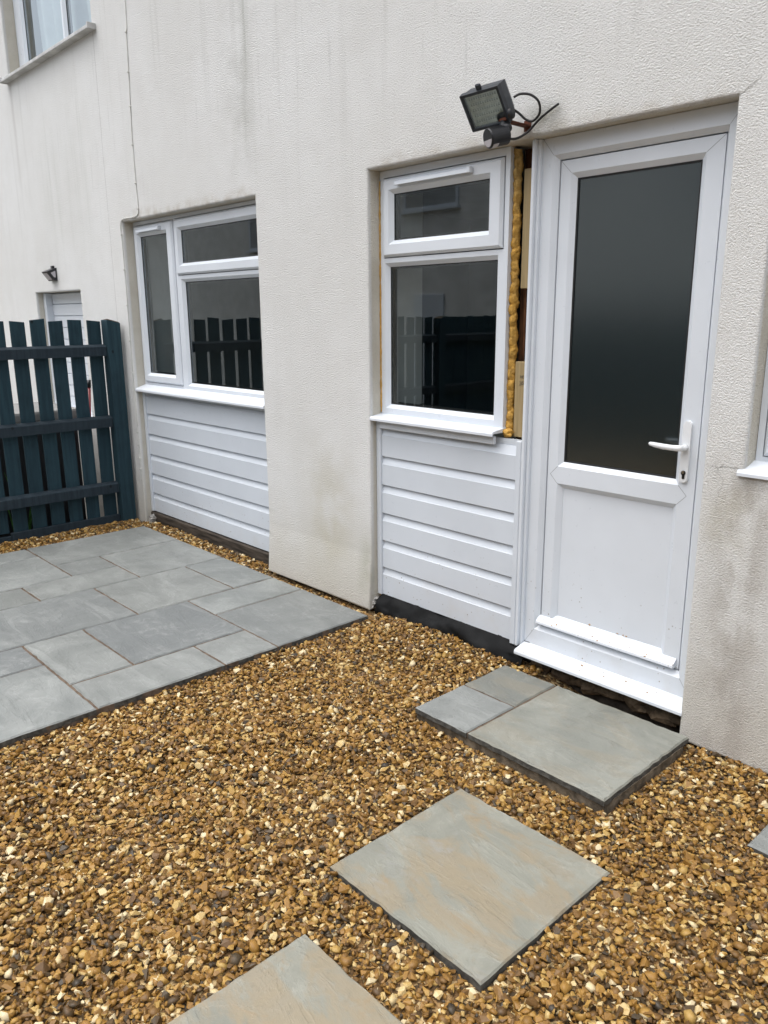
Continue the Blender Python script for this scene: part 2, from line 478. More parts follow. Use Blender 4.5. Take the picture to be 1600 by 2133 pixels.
# ------------------------------------------------------------------ ground
def zg(x, y):
    t = min(1, max(0, (x + 3) / 1.2)); t = t * t * (3 - 2 * t)
    z = -.033 - .012 * (min(max(x, -3), 0) + 3) + .022 * min(y, 0) * t
    m = max(0, 1 - ((x + 2.35) / .75) ** 2) * max(0, 1 + min(y, 0) / .45)
    hol = min(1, max(0, (y + .06) / .05)) if -1.95 < x < -1.25 else 0
    return z + .045 * m - .05 * hol
b = B()
b.face([(-60, -60, -.48), (60, -60, -.48), (60, 60, -.48), (-60, 60, -.48)])
link("ground", b, M['lawn'], kind='structure')
b = B()
nx, ny = 50, 44
gx = np.linspace(-5.90, 6.0, nx); gy = np.linspace(-5.2, .16, ny)
vs = [[b.bm.verts.new((x, y, zg(x, y) - .012)) for y in gy] for x in gx]
for i in range(nx - 1):
    for j in range(ny - 1): b.bm.faces.new((vs[i][j], vs[i + 1][j], vs[i + 1][j + 1], vs[i][j + 1]))
for i in range(nx - 1):
    p, q = vs[i][0].co, vs[i + 1][0].co
    b.face([p, (p.x, p.y, -.5), (q.x, q.y, -.5), q])
link("gravel_bed", b, M['bed'], kind='structure')
b = B(); b.box(-12, -6.0, -6, -.001, -.7, -.40)
link("yard_paving", b, M['yard'], kind='structure')

# ------------------------------------------------------------------ house with the door
FZ0, FZ1 = -.06, 5.3
def wall_mesh(cols, ztop, depth=.20, bellx=()):
    """cols: (x0,x1,[(z0,z1) solid spans]); front at y=0"""
    b = B(); bm = b.bm
    zs = sorted({round(z, 4) for _, _, sp in cols for s in sp for z in s})
    vd = {}
    def V(x, z):
        k = (round(x, 4), round(z, 4))
        if k not in vd: vd[k] = bm.verts.new((x, 0, z))
        return vd[k]
    fs = []
    for x0, x1, sp in cols:
        for s0, s1 in sp:
            zz = [z for z in zs if s0 - 1e-6 <= z <= s1 + 1e-6]
            for a, c in zip(zz, zz[1:]): fs.append(bm.faces.new((V(x0, a), V(x1, a), V(x1, c), V(x0, c))))
    r = bmesh.ops.extrude_face_region(bm, geom=fs)
    nv = [g for g in r['geom'] if isinstance(g, bmesh.types.BMVert)]
    bmesh.ops.translate(bm, vec=(0, depth, 0), verts=nv)
    bmesh.ops.recalc_face_normals(bm, faces=bm.faces)
    ed = [e for e in bm.edges if all(abs(v.co.y) < 1e-5 for v in e.verts) and len(e.link_faces) == 2
          and e.link_faces[0].normal.dot(e.link_faces[1].normal) < .5 and abs(sum(v.co.x for v in e.verts) / 2 + 5.976) > .004]
    bmesh.ops.bevel(bm, geom=ed, offset=.010, segments=3, affect='EDGES', profile=.5)
    return b
house = thing("house", "cream rendered house wall with white glazed door, two white windows and clad panels", "house", (-3.0, 0, 0))
T1, T2 = 2.248, 2.264
cols = [(-5.975, -5.765, [(FZ0, T1), (T1, FZ1)]), (-5.765, -4.045, [(T1, FZ1)]), (-4.045, -3.075, [(-.012, .30), (.30, T1), (T1, FZ1)]),
        (-3.075, -1.269, [(T2, FZ1)]), (-1.269, -1.125, [(FZ0, 1.03), (1.03, T2), (T2, FZ1)]), (-1.125, .55, [(FZ0, 1.03), (T2, FZ1)]), (.55, 5.5, [(FZ0, FZ1)])]
b = wall_mesh(cols, FZ1)
for v in b.bm.verts:      # bell cast at the foot of the pier
    if -4.06 < v.co.x < -3.06 and v.co.z < .05 and v.co.y < .05: v.co.y -= .022; v.co.z += random.uniform(-.004, .004)
wall = link("wall", b, M['render'], house)
b = B()
b.box(-5.975, -4.05, .22, .30, -.45, 1.04); b.box(-5.975, -4.05, .22, .30, 2.26, FZ1)
b.box(-4.05, -3.06, .202, .30, -.45, FZ1); b.box(-3.06, -2.05, .22, .30, -.45, 1.02); b.box(-3.06, -1.26, .22, .30, 2.27, FZ1)
b.box(-1.27, 5.5, .202, .30, -.45, 1.0); b.box(-1.27, -1.12, .202, .30, 1.0, FZ1); b.box(-1.12, 5.5, .202, .30, 2.27, FZ1)
b.box(.56, 5.5, .202, .30, 1.0, 2.27)
b.box(-5.975, 5.5, 4.0, 4.1, -.45, FZ1); b.box(-5.975, -5.9, .30, 4.0, -.45, FZ1); b.box(5.4, 5.5, .3, 4.0, -.45, FZ1)
b.box(-5.9, 5.4, .301, 4.0, 2.55, 2.65); b.box(-5.9, 5.4, .301, 4.0, -.1, .02); b.box(-2.20, -2.12, .301, 4.0, .02, 2.55)
link("inner_walls", b, M['room'], house)
b = B()
b.prism([(-.35, FZ1 + .02), (4.4, FZ1 + .02), (2.1, FZ1 + 1.6)], -5.975, 5.8)
link("roof", b, M['roof'], house)
# plinth below the openings
b = B(); b.box(-5.765, -4.045, .045, .20, -.35, .062, .006)
link("plinth_board", b, M['plinth'], house)
b = B(); b.box(-3.075, -2.05, .075, .20, -.35, .09, .004); b.box(-2.05, -1.269, .10, .20, -.35, .06, .004)
link("plinth", b, M['dark'], house)
b = B(); b.box(-4.02, -3.12, .03, .2, -.35, -.02)
link("footing", b, M['dark'], house)
b = B(); b.box(-1.262, 5.5, .035, .2, -.35, -.065)
link("footing", b, M['dark'], house)
b = B()
for k, (x, s) in enumerate([(-1.98, .05), (-1.86, .07), (-1.73, .06), (-1.62, .09), (-1.49, .06), (-1.38, .08), (-1.30, .05)]):
    b.blob((x, .075, .0 - .01 * (k % 3)), (s, .035, .038), k, .6, 2)
link("rubble", b, M['rubble'], house)
# damp-proof sheet: two crumpled strips under panel B
b = B()
from mathutils import noise as NZ
rows = []
N = 60
for i in range(N + 1):
    x = -3.05 + i / N * 1.0
    row = []
    for j in range(9):
        t = j / 8
        y = .055 - .055 * math.sin(t * 2.6) + .026 * NZ.noise(Vector((x * 9, t * 2.8, 3))) + .010 * NZ.noise(Vector((x * 30, t * 9, 1)))
        z = .075 - t * .135 + .010 * NZ.noise(Vector((x * 6, t * 3, 8)))
        if j < 3 and x > -2.2: z -= .02 * (x + 2.2) / .15
        row.append(b.bm.verts.new((x, y, z)))
    rows.append(row)
for i in range(N):
    for j in range(8): b.bm.faces.new((rows[i][j], rows[i + 1][j], rows[i + 1][j + 1], rows[i][j + 1]))
link("damp_proof_sheet", b, M['membrane'], house, smooth=True)
# broken mortar at the feet of the piers
for x, z, sd in ((-3.085, .028, 3), (-5.70, .020, 8)):
    b = B()
    b.blob((x, .030, z), (.022, .034, .030), sd, .8, 3)
    b.blob((x + .004, .010, z - .02), (.016, .014, .018), sd + 1, .8, 2)
    link("broken_mortar", b, M['beadmetal'], house)

# ---- window builder -------------------------------------------------------
def window(parent, name, box, yf, yb, lights, mat=None):
    """lights: dict(cell, kind fixed|sash, glass rect)"""
    mat = mat or M['upvc']
    w = B()
    for L in lights:
        c, g = L['cell'], L['glass']
        if L['kind'] == 'fixed':
            bv = .019
            w.rings([(*c, yf), (g[0] - bv, g[1] + bv, g[2] - bv, g[3] + bv, yf), (*g, yf + .022), (*g, yf + .032)])
        else:
            s = L['sash']; e = .005
            w.rings([(*c, yf), (s[0] - e, s[1] + e, s[2] - e, s[3] + e, yf), (s[0] - e, s[1] + e, s[2] - e, s[3] + e, yf + .03)])
    x0, x1, z0, z1 = box
    w.rings([(x0, x1, z0, z1, yf), (x0, x1, z0, z1, yb)])
    win = link(name, w, mat, parent)
    for L in lights:
        g = L['glass']
        if L['kind'] == 'sash':
            s = L['sash']; q = B(); p = .016; ch = .012; bv = .02
            q.rings([(*s, yf + .028), (*s, yf - .003), (s[0] + ch, s[1] - ch, s[2] + ch, s[3] - ch, yf - p),
                     (g[0] - bv, g[1] + bv, g[2] - bv, g[3] + bv, yf - p), (*g, yf - p + .022), (*g, yf + .03)])
            link("sash", q, mat, win); yg = yf - p + .026
        else: yg = yf + .026
        q = B(); q.rings([(g[0] - .002, g[1] + .002, g[2] - .002, g[3] + .002, yg - .004), (g[0] + .004, g[1] - .004, g[2] + .004, g[3] - .004, yg - .003), (g[0] + .004, g[1] - .004, g[2] + .004, g[3] - .004, yg - .0005)])
        link("gasket", q, M['rubber'], win)
        q = B(); q.rings([(g[0] - .004, g[1] + .004, g[2] - .004, g[3] + .004, yg + .004), (g[0] + .010, g[1] - .010, g[2] + .010, g[3] - .010, yg + .005), (g[0] + .010, g[1] - .010, g[2] + .010, g[3] - .010, yg + .03)])
        link("spacer_bar", q, M['rubber'], win)
        q = B(); q.face([(g[0] - .004, yg, g[2] - .004), (g[1] + .004, yg, g[2] - .004), (g[1] + .004, yg, g[3] + .004), (g[0] - .004, yg, g[3] + .004)])
        link("pane", q, M['glass'], win)
    return win
def sill(parent, x0, x1, zn, zf, yf, y0=-.004, mat=None, name="sill"):
    q = B(); h = .021
    q.prism([(yf + .05, zf), (yf, zf), (y0 + .012, zn + h), (y0 + .004, zn + h - .003), (y0, zn + h - .010), (y0, zn), (y0 + .008, zn), (y0 + .010, zn + .010), (yf + .05, zf - .018)], x0, x1)
    return link(name, q, mat or M['upvc'], parent)
def vent(parent, x0, x1, z, yf):
    q = B(); q.prism([(yf, z + .012), (yf - .022, z + .006), (yf - .024, z - .010), (yf - .018, z - .012), (yf, z - .004)], x0, x1)
    q.box(x1 - .02, x1 + .002, yf - .026, yf, z - .013, z + .013, .003)
    link("trickle_vent", q, M['upvc'], parent)

winB = window(house, "window", (-3.073, -2.258, 1.068, 2.262), .081, .150, [
    dict(kind='sash', cell=(-3.073, -2.258, 1.842, 2.262), sash=(-3.040, -2.287, 1.857, 2.224), glass=(-2.976, -2.374, 1.935, 2.150)),
    dict(kind='fixed', cell=(-3.073, -2.258, 1.068, 1.842), glass=(-3.020, -2.330, 1.122, 1.811))])
winB['label'] = "narrow window beside the door with opening light above a fixed pane"
sill(winB, -3.073, -2.250, 1.042, 1.072, .081)
vent(winB, -2.928, -2.452, 2.192, .065)
winA = window(house, "window", (-5.763, -4.047, 1.066, 2.246), .085, .150, [
    dict(kind='sash', cell=(-5.763, -5.155, 1.066, 2.246), sash=(-5.735, -5.172, 1.092, 2.216), glass=(-5.668, -5.262, 1.160, 2.140)),
    dict(kind='sash', cell=(-5.155, -4.047, 1.838, 2.246), sash=(-5.138, -4.075, 1.853, 2.218), glass=(-5.076, -4.137, 1.928, 2.142)),
    dict(kind='fixed', cell=(-5.155, -4.047, 1.066, 1.838), glass=(-5.086, -4.117, 1.113, 1.806))])
winA['label'] = "wide window with a tall left casement and two lights on the right"
sill(winA, -5.763, -4.048, 1.022, 1.070, .085)
vent(winA, -5.655, -5.315, 2.176, .069)
winC = window(house, "window", (-1.123, .548, 1.065, 2.26), .085, .150, [
    dict(kind='sash', cell=(-1.123, -.55, 1.065, 2.26), sash=(-1.095, -.567, 1.09, 2.232), glass=(-1.025, -.637, 1.16, 2.16)),
    dict(kind='fixed', cell=(-.55, .548, 1.065, 2.26), glass=(-.48, .478, 1.12, 2.20))])
winC['label'] = "window cut off by the right edge of the photo"
sill(winC, -1.143, .56, 1.024, 1.068, .085, y0=-.014)

for x, z0, z1 in ((-3.062, 1.10, 2.23), (-5.75, 1.10, 2.23)):
    q = B(); q.box(x, x + .016, .152, .36, z0, z1, .002)
    link("inner_reveal", q, M['handle'], house)
# ---- cladding panels --------------------------------------------------------
def cladding(parent, label, x0, x1, y, edges, trimL, trimR, top):
    p = B()
    if trimL: p.box(x0 - trimL, x0, y - .010, y + .05, edges[0] - .004, top, .003)
    if trimR: p.box(x1, x1 + trimR, y - .014, y + .05, edges[0] - .012, top, .003)
    p.box(x0 - .01, x1 + .01, y + .022, y + .04, edges[0] + .004, top - .002)
    pan = link("cladding_panel", p, M['board'], parent, label=label)
    cache = {}
    for a, c in zip(edges, edges[1:]):
        h = round(c - a, 4)
        if h not in cache:
            q = B()
            q.prism([(.019, 0), (0, 0), (0, h - .044), (.002, h - .042), (.0175, h - .003), (.019, h - .003)], x0 - (x0 + x1) / 2, x1 - (x0 + x1) / 2)
            bmesh.ops.recalc_face_normals(q.bm, faces=q.bm.faces)
            me = bpy.data.meshes.new("board"); q.bm.to_mesh(me); q.bm.free(); me.materials.append(M['board']); cache[h] = me
        link("board", cache[h], None, pan, loc=((x0 + x1) / 2, y, a))
    return pan
pb = cladding(house, "white clad panel beneath the narrow window", -3.040, -2.146, .052, [.075, .233, .386, .5395, .695, .850, 1.004], .034, .028, 1.03)
q = B(); q.box(-3.035, -2.268, .030, .050, 1.000, 1.038, .003)
link("cover_strip", q, M['upvc'], pb)
pa = cladding(house, "white clad panel beneath the wide window", -5.728, -4.060, .062, [.072, .220, .376, .530, .690, .848, 1.02], .034, .012, 1.035)
q = B(); q.box(-5.72, -4.06, .048, .060, 1.000, 1.034, .002)
link("cover_strip", q, M['upvc'], pa)

# ---- unfinished gap between window and door ---------------------------------
q = B(); q.box(-2.262, -2.10, .185, .20, 1.0, 2.262); q.box(-2.118, -2.09, .100, .185, 1.0, 2.26, .002)
link("stud", q, M['timber'], house)
q = B(); q.box(-2.226, -2.216, .165, .184, 1.05, 2.10); q.box(-2.206, -2.14, .170, .183, 1.0, 1.72, .004)
link("stud", q, M['timber'], house)
pts = [(-2.246 + .002 * math.sin(k * .31), .116 + .003 * math.sin(k * .47), 1.045 + k * .0035) for k in range(346)]
b = B(); b.tube(pts, [.0195] * 346, 22, True)
for v in b.bm.verts:
    p = v.co.copy(); o = Vector((p.x + 2.246, p.y - .116, 0))
    w = Vector((p.z * 13.3 + p.x * 37, p.y * 41 + p.z * 6.7, p.x * 47 - p.z * 8.1))
    k = .42 * NZ.fractal(w * .8, .75, 2.17, 6) + .14 * NZ.noise(w * 9.3)
    if p.y < .108: k -= .18
    v.co += o * k
b.blob((-2.235, .095, 1.052), (.030, .022, .018), 4, .7, 3)
link("expanding_foam", b, M['foam'], house, smooth=True)
q = B(); q.tube([(-3.071, .079, z) for z in np.linspace(1.08, 2.22, 60)], [.0045 * (1 + .9 * NZ.noise(Vector((1, 2, k * .6)))) for k in range(60)], 6, True, .2)
link("expanding_foam", q, M['foam'], house, smooth=True)
q = B(); q.blob((-3.05, .07, .058), (.03, .02, .012), 2, .8); link("expanding_foam", q, M['foam'], house)
q = B(); q.blob((-2.30, .07, .055), (.03, .02, .014), 5, .8); link("expanding_foam", q, M['foam'], house)
q = B(); q.box(-2.208, -2.112, .112, .160, 1.685, 2.170, .002)
link("batten", q, M['batten'], house)
q = B(); q.box(-2.178, -2.112, .130, .160, 2.170, 2.262, .002)
link("batten", q, M['batten'], house)
q = B(); q.box(-2.216, -2.112, .105, .150, 1.035, 1.372, .002)
bat = link("batten", q, M['batten'], house)
def stamp(txt, x, z, size):
    cu = bpy.data.curves.new("t", 'FONT'); cu.body = txt; cu.size = size; cu.extrude = .0004
    o = bpy.data.objects.new("t", cu); COL.objects.link(o)
    dg = bpy.context.evaluated_depsgraph_get(); me = bpy.data.meshes.new_from_object(o.evaluated_get(dg))
    bpy.data.objects.remove(o)
    me.materials.append(M['ink'])
    s = bpy.data.objects.new("stamped_mark", me); COL.objects.link(s); s.parent = bat
    s.location = Vector((x, .1044, z)) - wloc(bat); s.rotation_euler = (math.pi / 2, 0, 0)
stamp("HD", -2.188, 1.300, .018); stamp("))S", -2.190, 1.272, .022)

# ---- door ---------------------------------------------------------------------
door = bpy.data.objects.new("door", None); COL.objects.link(door); door.parent = house
door.location = Vector((-1.68, .1, .075)) - wloc(house); door['label'] = "white half-glazed back door with lever handle"
fx0, fx1, fz0, fz1 = -2.087, -1.269, .080, 2.262
q = B()
q.rings([(fx0, fx1, fz0, fz1, .16), (fx0, fx1, fz0, fz1, .075), (fx0 + .052, fx1 - .052, fz0 + .078, fz1 - .066, .075), (fx0 + .070, fx1 - .066, fz0 + .098, fz1 - .084, .095), (fx0 + .070, fx1 - .066, fz0 + .098, fz1 - .084, .16)])
link("frame", q, M['door'], door)
q = B(); q.box(-2.117, -2.102, .040, .14, .062, 2.262, .004, 2); q.box(-2.1015, -2.0875, .058, .14, .062, 2.262, .003, 2)
link("edge_trim", q, M['upvc'], door)
lx0, lx1, lz0, lz1, yl, zm = -2.012, -1.340, .184, 2.173, .098, .895
g = (-1.940, -1.4285, .9545, 2.1015); pn = (-1.940, -1.4285, .240, .8355)
q = B(); bv = .022
q.rings([(lx0, lx1, lz0, lz1, yl + .05), (lx0, lx1, lz0, lz1, yl)])
for c, r in (((lx0, lx1, zm, lz1), g), ((lx0, lx1, lz0, zm), pn)):
    q.rings([(*c, yl), (r[0] - bv, r[1] + bv, r[2] - bv, r[3] + bv, yl), (*r, yl + .018), (*r, yl + .03)])
link("leaf", q, M['door'], door)
q = B(); q.box(g[0] - .004, g[1] + .004, yl + .022, yl + .027, g[2] - .004, g[3] + .004)
link("glazing", q, M['satin'], door)
q = B(); q.rings([(g[0] - .002, g[1] + .002, g[2] - .002, g[3] + .002, yl + .016), (g[0] + .004, g[1] - .004, g[2] + .004, g[3] - .004, yl + .017), (g[0] + .004, g[1] - .004, g[2] + .004, g[3] - .004, yl + .0215)])
link("gasket", q, M['rubber'], door)
q = B(); q.box(pn[0] - .004, pn[1] + .004, yl + .020, yl + .034, pn[2] - .004, pn[3] + .004)
link("lower_panel", q, M['door'], door)
q = B(); q.prism([(.097, .228), (.080, .217), (.067, .205), (.065, .196), (.071, .191), (.097, .197)], -2.020, -1.350)
link("weather_bar", q, M['door'], door)
sill(door, -2.085, -1.263, .044, .082, .075, mat=M['door'], name="threshold")
b = B()
for k in range(16):
    x = random.uniform(-1.98, -1.40); zz, yy = random.choice([(.207, .068), (.214, .076), (.074, .03), (.078, .05), (.247, .112)])
    b.blob((x, yy, zz), (random.uniform(.003, .007), .003, random.uniform(.002, .005)), k, .4, 1)
link("mud_spots", b, M['mud'], door, kind='stuff')
def seam(parent, a, c, y):
    a, c = Vector((a[0], y, a[1])), Vector((c[0], y, c[1])); d = (c - a).normalized(); n = Vector((-d.z, 0, d.x)) * .0009
    q = B(); q.prism([((p + o).x, (p + o).z) for p, o in ((a, n), (a, -n), (c, -n), (c, n))], y - .0004, y + .001, 'y')
    link("mitre_seam", q, M['seam'], parent)
for (ax, az), (cx_, cz) in (((fx0, fz1), (fx0 + .052, fz1 - .066)), ((fx1, fz1), (fx1 - .052, fz1 - .066)), ((fx0, fz0), (fx0 + .052, fz0 + .078)), ((fx1, fz0), (fx1 - .052, fz0 + .078))):
    seam(door, (ax, az), (cx_, cz), .075)
for sx, gxx in ((lx0, g[0] - bv), (lx1, g[1] + bv)):
    seam(door, (sx, lz1), (gxx, g[3] + bv), yl); seam(door, (sx, lz0), (gxx, pn[2] - bv), yl)
    mx_ = gxx + (.036 if sx == lx1 else -.036)
    seam(door, (mx_, zm), (gxx, g[2] - bv), yl); seam(door, (mx_, zm), (gxx, pn[3] + bv), yl)
# handle
hx = -1.385
q = B()
n = 14; poly = []
for k in range(n + 1): a = math.pi * k / n; poly.append((hx + .0165 * math.cos(a), 1.168 + .0165 * math.sin(a)))
for k in range(n + 1): a = math.pi + math.pi * k / n; poly.append((hx + .0165 * math.cos(a), .962 + .0165 * math.sin(a)))
q.prism(poly, yl - .012, yl + .001, 'y')
ed = [e for e in q.bm.edges if all(abs(v.co.y - (yl - .012)) < 1e-5 for v in e.verts)]
bmesh.ops.bevel(q.bm, geom=ed, offset=.003, segments=2, affect='EDGES')
hp = link("handle", q, M['handle'], door)
q = B()
q.tube([(hx, yl - .010, 1.083), (hx, yl - .030, 1.083)], .0125, 16)
lev = [(hx + .004, yl - .036, 1.0835), (hx - .012, yl - .046, 1.083), (hx - .035, yl - .050, 1.083), (hx - .07, yl - .051, 1.084), (hx - .105, yl - .047, 1.086), (hx - .128, yl - .043, 1.088), (hx - .134, yl - .042, 1.0885)]
q.tube(lev, [.011, .012, .0112, .0112, .0098, .0072, .003], 14)
q.blob((hx, yl - .034, 1.083), (.0135, .013, .0125), 1, .0, 3)
link("lever", q, M['handle'], hp, smooth=True)
q = B(); q.tube([(hx + .001, yl - .0165, .986), (hx + .001, yl - .008, .986)], .0088, 16); q.box(hx - .0045, hx + .0065, yl - .0150, yl - .008, .962, .984, .002)
link("lock_cylinder", q, M['keyhole'], hp)
q = B(); q.tube([(hx + .001, yl - .0185, .988), (hx + .001, yl - .0165, .988)], .0055, 12)
link("key_face", q, M['chrome'], hp)
# open the two-part gaps where frame and lintel do not meet
q = B(); q.tube([(x, .085, 2.2625 + .002 * math.sin(x * 40)) for x in np.linspace(-2.08, -1.28, 50)], [.0035 * (1 + .8 * NZ.noise(Vector((4, 2, k * .7)))) for k in range(50)], 6, True, .2)
link("sealant_bead", q, M['foam'], house)

# ------------------------------------------------------------------ neighbouring house
nb = thing("neighbouring_house", "cream rendered wall beyond the fence with curtained upper window and boarded opening", "house", (-9.0, 0, -.4))
UX0, UX1, UZ = -7.70, -5.985, 3.570
NX0, NX1, NZ0, NZ1 = -7.618, -6.622, .745, 1.79
cols = [(-16, UX0, [(-.4, FZ1)]), (UX0, NX0, [(-.4, NZ0), (NZ0, NZ1), (NZ1, UZ), (4.75, FZ1)]), (NX0, NX1, [(-.4, NZ0), (NZ1, UZ), (4.75, FZ1)]), (NX1, UX1, [(-.4, NZ0), (NZ0, NZ1), (NZ1, UZ), (4.75, FZ1)]), (UX1, -5.9755, [(-.4, NZ0), (NZ0, NZ1), (NZ1, UZ), (UZ, 4.75), (4.75, FZ1)])]
cols[0] = (-16, UX0, [(-.4, NZ0), (NZ0, NZ1), (NZ1, UZ), (UZ, 4.75), (4.75, FZ1)])
link("wall", wall_mesh(cols, FZ1), M['render'], nb)
b = B()
b.box(-16, -5.98, 3.0, 3.1, -.4, FZ1); b.box(-16, -15.9, .2, 3, -.4, FZ1); b.box(-8.1, -8.0, .21, 3, 2.5, FZ1); b.box(-8.0, -5.99, .21, 3, 3.35, 3.42)
b.box(-15.9, -5.99, .21, 3, FZ1 - .1, FZ1 - .02); b.box(-6.06, -5.99, .21, 3, -.4, FZ1 - .1)
link("inner_walls", b, M['room'], nb)
b = B(); b.prism([(-.35, FZ1 + .02), (3.4, FZ1 + .02), (1.6, FZ1 + 1.5)], -16, -5.978)
link("roof", b, M['roof'], nb)
wu = window(nb, "window", (UX0 + .004, UX1 - .004, 3.560, 4.745), .106, .17, [
    dict(kind='fixed', cell=(UX0 + .004, -6.70, 3.560, 4.745), glass=(-7.535, -6.745, 3.63, 4.67)),
    dict(kind='sash', cell=(-6.70, UX1 - .004, 3.560, 4.745), sash=(-6.690, -6.01, 3.585, 4.72), glass=(-6.640, -6.07, 3.665, 4.65))])
wu['label'] = "upper window with net curtain"
q = B(); q.box(-7.715, -5.928, -.062, .105, 3.538, 3.564, .004); q.box(-7.735, -7.715, -.066, .0, 3.534, 3.576, .003); q.box(-5.928, -5.910, -.066, .0, 3.534, 3.576, .003)
link("sill", q, M['sillgrey'], wu)
b = B()
cr = []
for i in range(161):
    x = -7.52 + i / 160 * 1.46
    yy = .255 + .030 * math.sin(x * 30 + 1.5 * math.sin(x * 7)) + .016 * math.sin(x * 13)
    cr.append([b.bm.verts.new((x + .10 * max(0, 4.3 - zz) - .04, yy, zz)) for zz in (3.50, 4.1, 4.74)])
for i in range(160):
    if 0.93 < i / 160: continue
    for j in range(2): b.bm.faces.new((cr[i][j], cr[i + 1][j], cr[i + 1][j + 1], cr[i][j + 1]))
link("curtain", b, M['curtain'], wu, smooth=True)
q = B(); q.box(NX0 + .002, NX0 + .052, .064, .16, NZ0, NZ1 - .004, .004); q.box(NX0 + .054, NX1 - .002, .150, .165, NZ0, NZ1 - .002)
bp_ = link("boarded_opening", q, M['upvc'], nb, label="small opening filled with white boards")
me = None
k = 0
zz = NZ0 + .02
while zz < NZ1 - .02:
    h = min(.101, NZ1 - .006 - zz)
    q = B(); q.prism([(.016, 0), (0, 0), (0, h - .008), (.012, h), (.016, h)], NX0 + .054 - (NX0 + NX1) / 2, NX1 - .003 - (NX0 + NX1) / 2)
    link("board", q, M['upvc'], bp_, loc=((NX0 + NX1) / 2, .125, zz)); zz += .103
sill(bp_, NX0 + .004, NX1 - .004, NZ0 - .018, NZ0 + .014, .125, y0=-.006)

# small solar wall lamp
sl = thing("solar_wall_light", "small black solar wall light above the neighbour's boarded opening", "wall light", (-7.13, 0, 1.93))
q = B()
hw = .062
T_, Bm = 1.985, 1.878
fr = [(-hw, -.010, T_), (hw, -.010, T_), (hw, -.010, Bm), (-hw, -.010, Bm)]
tipL, tipR = (-hw, -.085, 1.952), (hw, -.085, 1.952)
S_ = lambda p: (p[0] - 7.13, p[1], p[2])
def quad(bb, *p): bb.face([S_(v) for v in p])
quad(q, (-hw, 0, T_), (hw, 0, T_), tipR, tipL); quad(q, tipL, tipR, (hw, -.030, Bm), (-hw, -.030, Bm)); quad(q, (-hw, -.030, Bm), (hw, -.030, Bm), (hw, 0, Bm), (-hw, 0, Bm))
for s in (-1, 1): quad(q, (s * hw, 0, T_), (s * hw, -.085, 1.952), (s * hw, -.030, Bm), (s * hw, 0, Bm))
q.box(-7.15, -7.11, -.02, 0, T_ - .002, T_ + .018, .003)
link("housing", q, M['blackplastic'], sl)
def patch(bb, a, b_, c, d, m, off):
    a, b_, c, d = map(Vector, (a, b_, c, d)); n = (b_ - a).cross(d - a).normalized(); cc = (a + b_ + c + d) / 4
    if n.y > 0: n = -n
    bb.face([S_(cc + (v - cc) * m + n * off) for v in (a, b_, c, d)])
q = B(); patch(q, tipL, tipR, (hw, -.030, Bm), (-hw, -.030, Bm), .72, .003)
link("diffuser", q, M['lens'], sl)
q = B(); patch(q, (hw, -.006, T_ - .006), (hw, -.072, 1.950), (hw, -.030, Bm + .014), (hw, -.006, Bm + .012), .62, 0)
for v in q.bm.verts: v.co.x += .003
link("side_diffuser", q, M['lens'], sl)

# ------------------------------------------------------------------ floodlight on a bracket over the window head
flt = thing("floodlight", "black LED floodlight with motion sensor on a rusty bracket above the gap", "floodlight", (-2.10, 0, 2.33))
u_ = Vector((.991, .122, .057)).normalized(); n_ = Vector((.131, -.78, -.612)); n_ = (n_ - u_ * n_.dot(u_)).normalized(); v_ = n_.cross(u_) * -1
if v_.z < 0: v_ = -v_
FC = Vector((-2.169, -.20, 2.344))
FM = Matrix(((u_.x, v_.x, -n_.x, FC.x), (u_.y, v_.y, -n_.y, FC.y), (u_.z, v_.z, -n_.z, FC.z), (0, 0, 0, 1)))   # local: x right, y up, z back
def loc_box(bb, *a, **k): bb.box(*a, mtx=FM, **k)
W2, H2 = .086, .0725
q = B(); t = bmesh.new(); prev = None
prof = [(.072, .0585, .010), (.076, .0625, -.001), (W2, H2, -.001), (W2, H2, .024), (W2 - .005, H2 - .005, .028), (W2 - .010, H2 - .010, .075), (.064, .052, .102), (.050, .040, .108)]
for (w, h, d) in prof:
    cur = [t.verts.new((x, y, d)) for x, y in ((-w, -h), (w, -h), (w, h), (-w, h))]
    if prev:
        for i in range(4): t.faces.new((prev[i], prev[(i + 1) % 4], cur[(i + 1) % 4], cur[i]))
    prev = cur
t.faces.new(prev)
bmesh.ops.transform(t, matrix=FM, verts=t.verts); q.merge(t)
loc_box(q, -.012, .012, H2 - .002, H2 + .022, .006, .018, bev=.004)
link("housing", q, M['lampbody'], flt)
q = B(); loc_box(q, -.072, .072, -.059, .059, .014, .018)
lb = link("led_board", q, M['led'], flt)
q = B()
for i in range(12):
    for j in range(5):
        loc_box(q, -.060 + i * .0105, -.054 + i * .0105, -.046 + j * .022, -.040 + j * .022, .0125, .0142)
        loc_box(q, -.060 + i * .0105, -.0525 + i * .0105, -.0385 + j * .022, -.0365 + j * .022, .0128, .0142)
link("led_chips", q, M['ledchip'], lb, kind='stuff')
q = B(); loc_box(q, -.0735, .0735, -.0605, .0605, .004, .007)
link("front_glass", q, M['lampglass'], flt)
q = B()
q.box(-2.128, -2.094, -.165, -.004, 2.300, 2.306, .001); q.box(-2.128, -2.094, -.006, -.001, 2.285, 2.325, .001); q.box(-2.128, -2.094, -.16, -.150, 2.300, 2.335, .001)
link("bracket", q, M['rust'], flt)
q = B(); q.tube([(-2.140, -.145, 2.325), (-2.078, -.145, 2.325)], .020, 16); q.tube([(-2.113, -.15, 2.302), (-2.113, -.15, 2.262)], .017, 14)
q.blob((-2.108, -.145, 2.277), (.026, .024, .022), 3, 0, 3)
link("knuckle", q, M['blackplastic'], flt, smooth=True)
